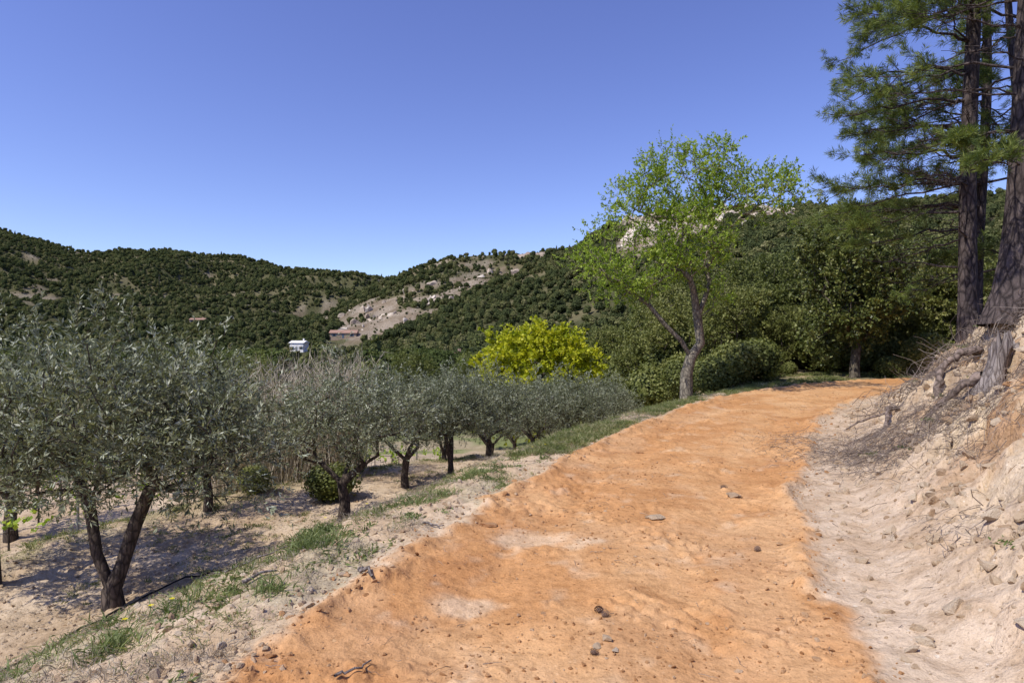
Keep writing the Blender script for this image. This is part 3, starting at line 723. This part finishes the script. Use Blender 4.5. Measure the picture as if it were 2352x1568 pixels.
twigs('pine_brush_pile',900,lambda g,n:(7.2+g.normal(size=n)*.55,10.0+g.normal(size=n)*.9),(.2,.7),.005,63,.2,.35,M_twig,0)
twigs('road_litter',450,reg(-2,10,2.2,16,-1.6,2.2),(.03,.13),.002,64,.01,.05)
twigs('verge_sticks',1100,reg(-8,6,2.5,18,-5.5,-1.5),(.06,.25),.0025,65,.02,.08,M_dry)
# ---------------------------------------------------------------- grass & weeds
def tufts(name,n,fn,bl,ll,lw,spread,mat,seed,sc=1.):
    g=np.random.default_rng(seed);x,y=fn(g,n);z=terrain(x,y)[0];m=len(x)
    P=np.repeat(np.stack([x,y,z-.01],1),bl,0)+g.normal(size=(m*bl,3))*np.array([.05,.05,0])*sc
    D=nrm(np.array([0,0,1.])+g.normal(size=(m*bl,3))*spread);D[:,2]=np.abs(D[:,2])
    size=np.repeat(.4+.9*g.random(m),bl)*(.6+.6*g.random(m*bl))
    S=nrm(np.cross(D,g.normal(size=D.shape)))
    L=(ll*size)[:,None];w=lw*(.7+.6*g.random((m*bl,1)))
    out=D*np.array([1,1,0]);tip=P+D*L+out*L*.35-np.array([0,0,1])*L*.12
    qd=np.stack([P,P+D*L*.5+S*w,tip,P+D*L*.5-S*w],1)
    mb=MB();t=np.clip(np.repeat(g.random(m),bl)*.75+.2*g.random(m*bl),0,1)
    mb.add(qd,quads(len(qd)),0,t);return mb.obj(name,[mat])
tufts('verge_grass',2600,reg(-8,8,2.3,19,-5.0,-1.6,.07,2.2,19),30,.065,.0026,.7,M_grass,71)
tufts('verge_grass',3400,reg(0,9,9,19,-4.2,-1.6,-.06,1.2,20),34,.11,.004,.55,M_grass,72)
tufts('verge_weed',1100,reg(-7,7,2.3,18,-4.4,-1.6,.10,2.0,23),26,.05,.008,.9,M_weed,73)
tufts('roadside_plant',64,lambda g,n:(np.concatenate([-1.7+g.normal(size=20)*.17,-.4+g.normal(size=16)*.2,-2.3+g.normal(size=16)*.35,-1.2+g.normal(size=12)*.2]),np.concatenate([5.3+g.normal(size=20)*.25,8.0+g.normal(size=16)*.25,3.9+g.normal(size=16)*.3,6.6+g.normal(size=12)*.2])),100,.11,.004,.8,M_weed,74,1.5)
tufts('terrace_grass',2400,lambda g,n:(lambda X_,Y_:(lambda k:(X_[k],Y_[k]))((np.abs(-road(X_,Y_)[0]-9.1)<.9)))(g.uniform(-16,5,n*4),g.uniform(3,30,n*4)),26,.11,.005,.5,M_grass,75)
tufts('terrace_weed',600,reg(-12,3,4,20,-9,-5,.08,.6,29),26,.07,.005,.6,M_grass,76)
tufts('dry_grass',3200,reg(-8,8,2.3,19,-4.8,-1.6,-.05,1.3,39),24,.085,.0018,.6,M_dry,77)
tufts('bank_plant',20,reg(2,9,3,12,2.2,4.5),60,.07,.006,.7,M_weed,78)
tufts('far_verge_grass',2600,reg(5,24,18,27,-5,-1.6,-.04,.9,49),24,.13,.01,.6,M_grass,79)
def flowers():
    g=np.random.default_rng(80);mb=MB()
    for x,y in [(-2.25,3.9),(-2.2,4.05),(-2.35,3.8),(-2.0,6.7),(-1.6,6.9),(.3,9.2),(.5,9.4)]:
        z=gz(x,y)+.12
        for k in range(6):
            a=k*1.047;mb.add([(x,y,z),(x+.012*math.cos(a-.4),y+.012*math.sin(a-.4),z+.003),(x+.02*math.cos(a),y+.02*math.sin(a),z+.002),(x+.012*math.cos(a+.4),y+.012*math.sin(a+.4),z+.003)],[[0,1,2,3]],0)
        mb.add([(x-.001,y,z-.13),(x+.001,y,z-.13),(x+.001,y,z),(x-.001,y,z)],[[0,1,2,3]],1)
    mb.obj('yellow_flower',[M_flower,M_grass])
flowers()
def reeds():
    g=np.random.default_rng(91);n=2600
    x=g.uniform(-6.9,-3.6,n);y=14.6+g.normal(size=n)*.6;z=terrain(x,y)[0]
    P=np.stack([x,y,z],1);D=nrm(np.array([0,0,1.])+g.normal(size=(n,3))*.20);L=g.uniform(1.6,3.0,n)
    mb=MB();ribbons(mb,P,D,L,.008,g,0,0)
    k=g.integers(0,n,18000);f=g.uniform(.3,1,18000)
    P2=P[k]+D[k]*(L[k]*f)[:,None];D2=nrm(D[k]+g.normal(size=(18000,3))*.5);ribbons(mb,P2,D2,g.uniform(.15,.4,18000),.005,g,0,0)
    o=mb.obj('dry_reed_shrub',[M_dry])
    a=o.data.attributes['tone'];a.data.foreach_set('value',g.uniform(.65,1,len(o.data.polygons)).astype(np.float32))
reeds()
sh=[blobtree(800+i,4200,.075,1.5,1.0,0,.45,M_oak) for i in range(3)]
P=[]
g=np.random.default_rng(14)
for x,y,s in [(6.6,20.6,1.1),(7.6,21.2,1.2),(8.6,22,1.3),(9.8,23.6,.6),(13.8,22.9,.7),(15,23,1.),(16.5,22.8,1.2),(11.0,24.8,.45),(3.0,24,1.),(16.,16.5,1.),(13.6,18.4,.6),(18,23.5,1.2),(12.5,14.5,.8),(14,14.8,1.),(-5.2,12.6,.5),(-3.6,12.1,.65),(5.6,19.4,.6)]:
    P.append((x,y,s))
for i in range(420):
    x=g.uniform(6,34);y=g.uniform(25,44)
    if x/y>.17 and x/y<.95 and abs(x-10.6*y/24)>.9: P.append((x,y,g.uniform(.6,1.6)))
P=np.array(P);z=terrain(P[:,0],P[:,1])[0];n=len(P);rot=np.zeros((n,3));rot[:,2]=g.random(n)*6
instancer('undergrowth_shrubs',np.stack([P[:,0],P[:,1],z-.1],1),rot,np.stack([P[:,2],P[:,2],P[:,2]*g.uniform(.7,1.3,n)],1),g.integers(0,3,n),sh)
# ---------------------------------------------------------------- irrigation pipe
M_pipe=flat('black_polyethylene',(.02,.02,.02),.5)
pp=[(-6.2,2.2),(-4.9,3.9),(-4.35,5.2),(-4.3,6.4),(-4.2,7.5),(-3.5,8.7),(-2.8,9.9),(-2.2,11.2),(-1.5,12.8)]
P=catmull(np.array([(*p,0) for p in pp],float),8);P[:,2]=terrain(P[:,0],P[:,1])[0]+.03
mb=MB();tubes(mb,P,[i-1 for i in range(len(P))],np.full(len(P),.011),8,0);mb.obj('irrigation_pipe',[M_pipe])
# ---------------------------------------------------------------- vineyard rows
M_steel=flat('galvanised_post',(.35,.35,.34),.5)
for k,off in enumerate([9.0,11.,13.,15.,17.,19.]):
    g=np.random.default_rng(600+k);mb=MB()
    seg=np.diff(RC,axis=0);nn=np.stack([-seg[:,1],seg[:,0]],1);nn=nrm(nn)
    Q=RC[:-1]+nn*(off+1.5);Q=Q[(RC[:-1,1]>-6)&(RC[:-1,1]<15)]
    s=np.concatenate([[0],np.cumsum(np.linalg.norm(np.diff(Q,axis=0),axis=1))])
    u=np.arange(0,s[-1],1.1);x=np.interp(u,s,Q[:,0]);y=np.interp(u,s,Q[:,1]);z=terrain(x,y)[0]
    for i in range(len(x)):
        tubes(mb,np.array([(x[i],y[i],z[i]-.1),(x[i],y[i],z[i]+(1.25 if i%3==0 else .75))]),[-1,0],np.array([.024,.022]) if i%3==0 else np.array([.020,.012]),5,0 if i%3==0 else 1)
    for hh in (.5,.8,1.15):
        tubes(mb,np.stack([x,y,z+hh],1),[i-1 for i in range(len(x))],np.full(len(x),.004),3,0)
    P=np.repeat(np.stack([x,y,z+.55],1),8,0)+g.normal(size=(len(x)*8,3))*np.array([.18,.18,.10])
    D=nrm(g.normal(size=P.shape)*.5+np.array([0,0,1.]));q_,t=leaves(P,D,np.full(len(P),.2),8,.08,.07,.9,g)
    mb.add(q_,quads(len(q_)),2,t)
    mb.obj('vineyard_row',[M_steel,M_oliveb,M_almond])
# ---------------------------------------------------------------- pine cones
M_cone=flat('cone_scale',(.17,.11,.08))
def cone(x,y,s,rz):
    V,Fc=ico(1);mb=MB();mb.add(V*np.array([.5,.5,.8]),Fc,0)
    for i in range(70):
        f=(i+.5)/70;ph=i*2.4;zz=1-2*f;r=math.sqrt(1-zz*zz)*.6
        c=np.array([r*math.cos(ph),r*math.sin(ph),zz*.95]);o_=nrm(np.array([math.cos(ph),math.sin(ph),.5]));s_=np.array([-math.sin(ph),math.cos(ph),0])
        mb.add([c-s_*.10,c+o_*.3-s_*.10,c+o_*.38,c+o_*.3+s_*.10,c+s_*.10],[[0,1,2,3,4]],0)
    o=mb.obj('pine_cone',[M_cone]);o.scale=(s,s,s);o.rotation_euler=(1.4,.2,rz);o.location=(x,y,gz(x,y)+s*.5)
for a in [(.53,3.83,.030,.5),(.56,3.77,.025,2.),(2.4,7.1,.04,1.),(1.95,4.98,.028,2.2),(.43,3.3,.025,1.)]: cone(*a)
def stick(p0,p1,r,name='fallen_stick',mat=None):
    g=np.random.default_rng(int(abs(p0[0])*100));n=7;P=[]
    for i in range(n):
        f=i/(n-1);x=lerp(p0[0],p1[0],f)+g.normal()*.012;y=lerp(p0[1],p1[1],f)+g.normal()*.012;P.append((x,y,gz(x,y)+r+.012))
    mb=MB();tubes(mb,np.array(P),[i-1 for i in range(n)],np.linspace(r,r*.5,n),6,0);mb.obj(name,[mat or M_stump])
stick((-.87,3.05),(-.72,3.2),.008);stick((-1.08,4.3),(-.93,4.18),.02);stick((-.8,5.55),(-.6,5.45),.012);stick((-1.9,4.4),(-1.75,4.6),.015);stick((-2.3,5.,),(-1.9,5.4),.01)
# ---------------------------------------------------------------- houses
M_wallw=flat('white_render',(.78,.76,.72));M_wallo=flat('ochre_render',(.40,.30,.21));M_tile=flat('roman_tile',(.36,.22,.16));M_win=flat('window_glass',(.04,.05,.06),.2);M_shut=flat('shutter_wood',(.12,.16,.2))
def house(name,x,y,w,l,h,rz,wall,roof=None):
    E=bpy.data.objects.new(name,None);bpy.context.scene.collection.objects.link(E);E.location=(x,y,gz(x,y)+.2);E.rotation_euler=(0,0,rz)
    def box(nm,c,s,mat):
        V=np.array([[(i*2-1)*s[0]/2+c[0],(j*2-1)*s[1]/2+c[1],(k*2-1)*s[2]/2+c[2]] for i in(0,1) for j in(0,1) for k in(0,1)])
        f=[[0,1,3,2],[4,6,7,5],[0,4,5,1],[2,3,7,6],[0,2,6,4],[1,5,7,3]];mb=MB();mb.add(V,f,0);o=mb.obj(nm,[mat]);o.parent=E;return o
    box('walls',(0,0,h/2-1),(w,l,h+2),wall)
    mb=MB();e=.5;rh=l*.2
    V=[(-w/2-e,-l/2-e,h-.1),(w/2+e,-l/2-e,h-.1),(w/2+e,l/2+e,h-.1),(-w/2-e,l/2+e,h-.1),(-w/2-e,0,h+rh),(w/2+e,0,h+rh)]
    mb.add(V,[[0,1,5,4],[2,3,4,5],[3,2,1,0]],0);mb.add(V,[[0,4,3],[1,2,5]],0);o=mb.obj('roof',[roof or M_tile]);o.parent=E
    for i in range(3):
        xx=-w/2+w*(i+.5)/3
        if i==1: box('door',(xx,-l/2-.01,1.05),(1.1,.08,2.1),M_shut)
        else:
            box('window',(xx,-l/2-.01,1.5),(1.1,.06,1.3),M_win);box('shutter',(xx-.85,-l/2-.03,1.5),(.5,.08,1.3),M_shut);box('shutter',(xx+.85,-l/2-.03,1.5),(.5,.08,1.3),M_shut)
    box('chimney',(w*.3,.6,h+rh+.2),(.7,.7,1.6),wall)
house('stone_house',*HOUSES[0],14,8,2.8,.1,M_wallo)
house('white_house',*HOUSES[1],7,5,4.,-.2,M_wallw,M_wallw)
house('stone_house',*HOUSES[2],6,5,2.4,.3,M_wallo)
house('stone_house',*HOUSES[3],9,7,2.6,.1,M_wallo)
house('farmhouse',*HOUSES[4],10,6,2.8,.1,M_wallo)
# ---------------------------------------------------------------- light, sky, camera
sd=nrm(np.array([-.80,-.55,0.]));el=math.radians(52)
tosun=Vector((sd[0]*math.cos(el),sd[1]*math.cos(el),math.sin(el)))
sl=bpy.data.lights.new('sun','SUN');sl.energy=4.9;sl.angle=math.radians(.53);sl.color=(1.,.955,.88)
so=bpy.data.objects.new('sun',sl);bpy.context.scene.collection.objects.link(so);so.rotation_euler=tosun.to_track_quat('Z','Y').to_euler();so.location=(0,0,60)
w=bpy.data.worlds.new('World');bpy.context.scene.world=w;w.use_nodes=True;t=w.node_tree
bg=t.nodes['Background'];sk=t.nodes.new('ShaderNodeTexSky');sk.sky_type='NISHITA';sk.sun_disc=False
sk.sun_elevation=el;sk.sun_rotation=math.atan2(sd[0],sd[1]);sk.air_density=1.;sk.dust_density=.2;sk.ozone_density=4.5;sk.altitude=500
hs=t.nodes.new('ShaderNodeHueSaturation');hs.inputs['Hue'].default_value=.526;hs.inputs['Saturation'].default_value=1.06;hs.inputs['Value'].default_value=1.28
t.links.new(sk.outputs[0],hs.inputs['Color']);t.links.new(hs.outputs[0],bg.inputs[0]);bg.inputs[1].default_value=.145
cam=bpy.data.cameras.new('camera');cam.sensor_width=36;cam.lens=22;cam.clip_end=5000;cam.clip_start=.05
co=bpy.data.objects.new('camera',cam);bpy.context.scene.collection.objects.link(co);co.location=(0,0,1.65);co.rotation_euler=(math.radians(90),0,0)
sc=bpy.context.scene;sc.camera=co
sc.view_settings.view_transform='Standard';sc.view_settings.look='None';sc.view_settings.exposure=0
print('VERTS',sum(len(m.vertices) for m in bpy.data.meshes))
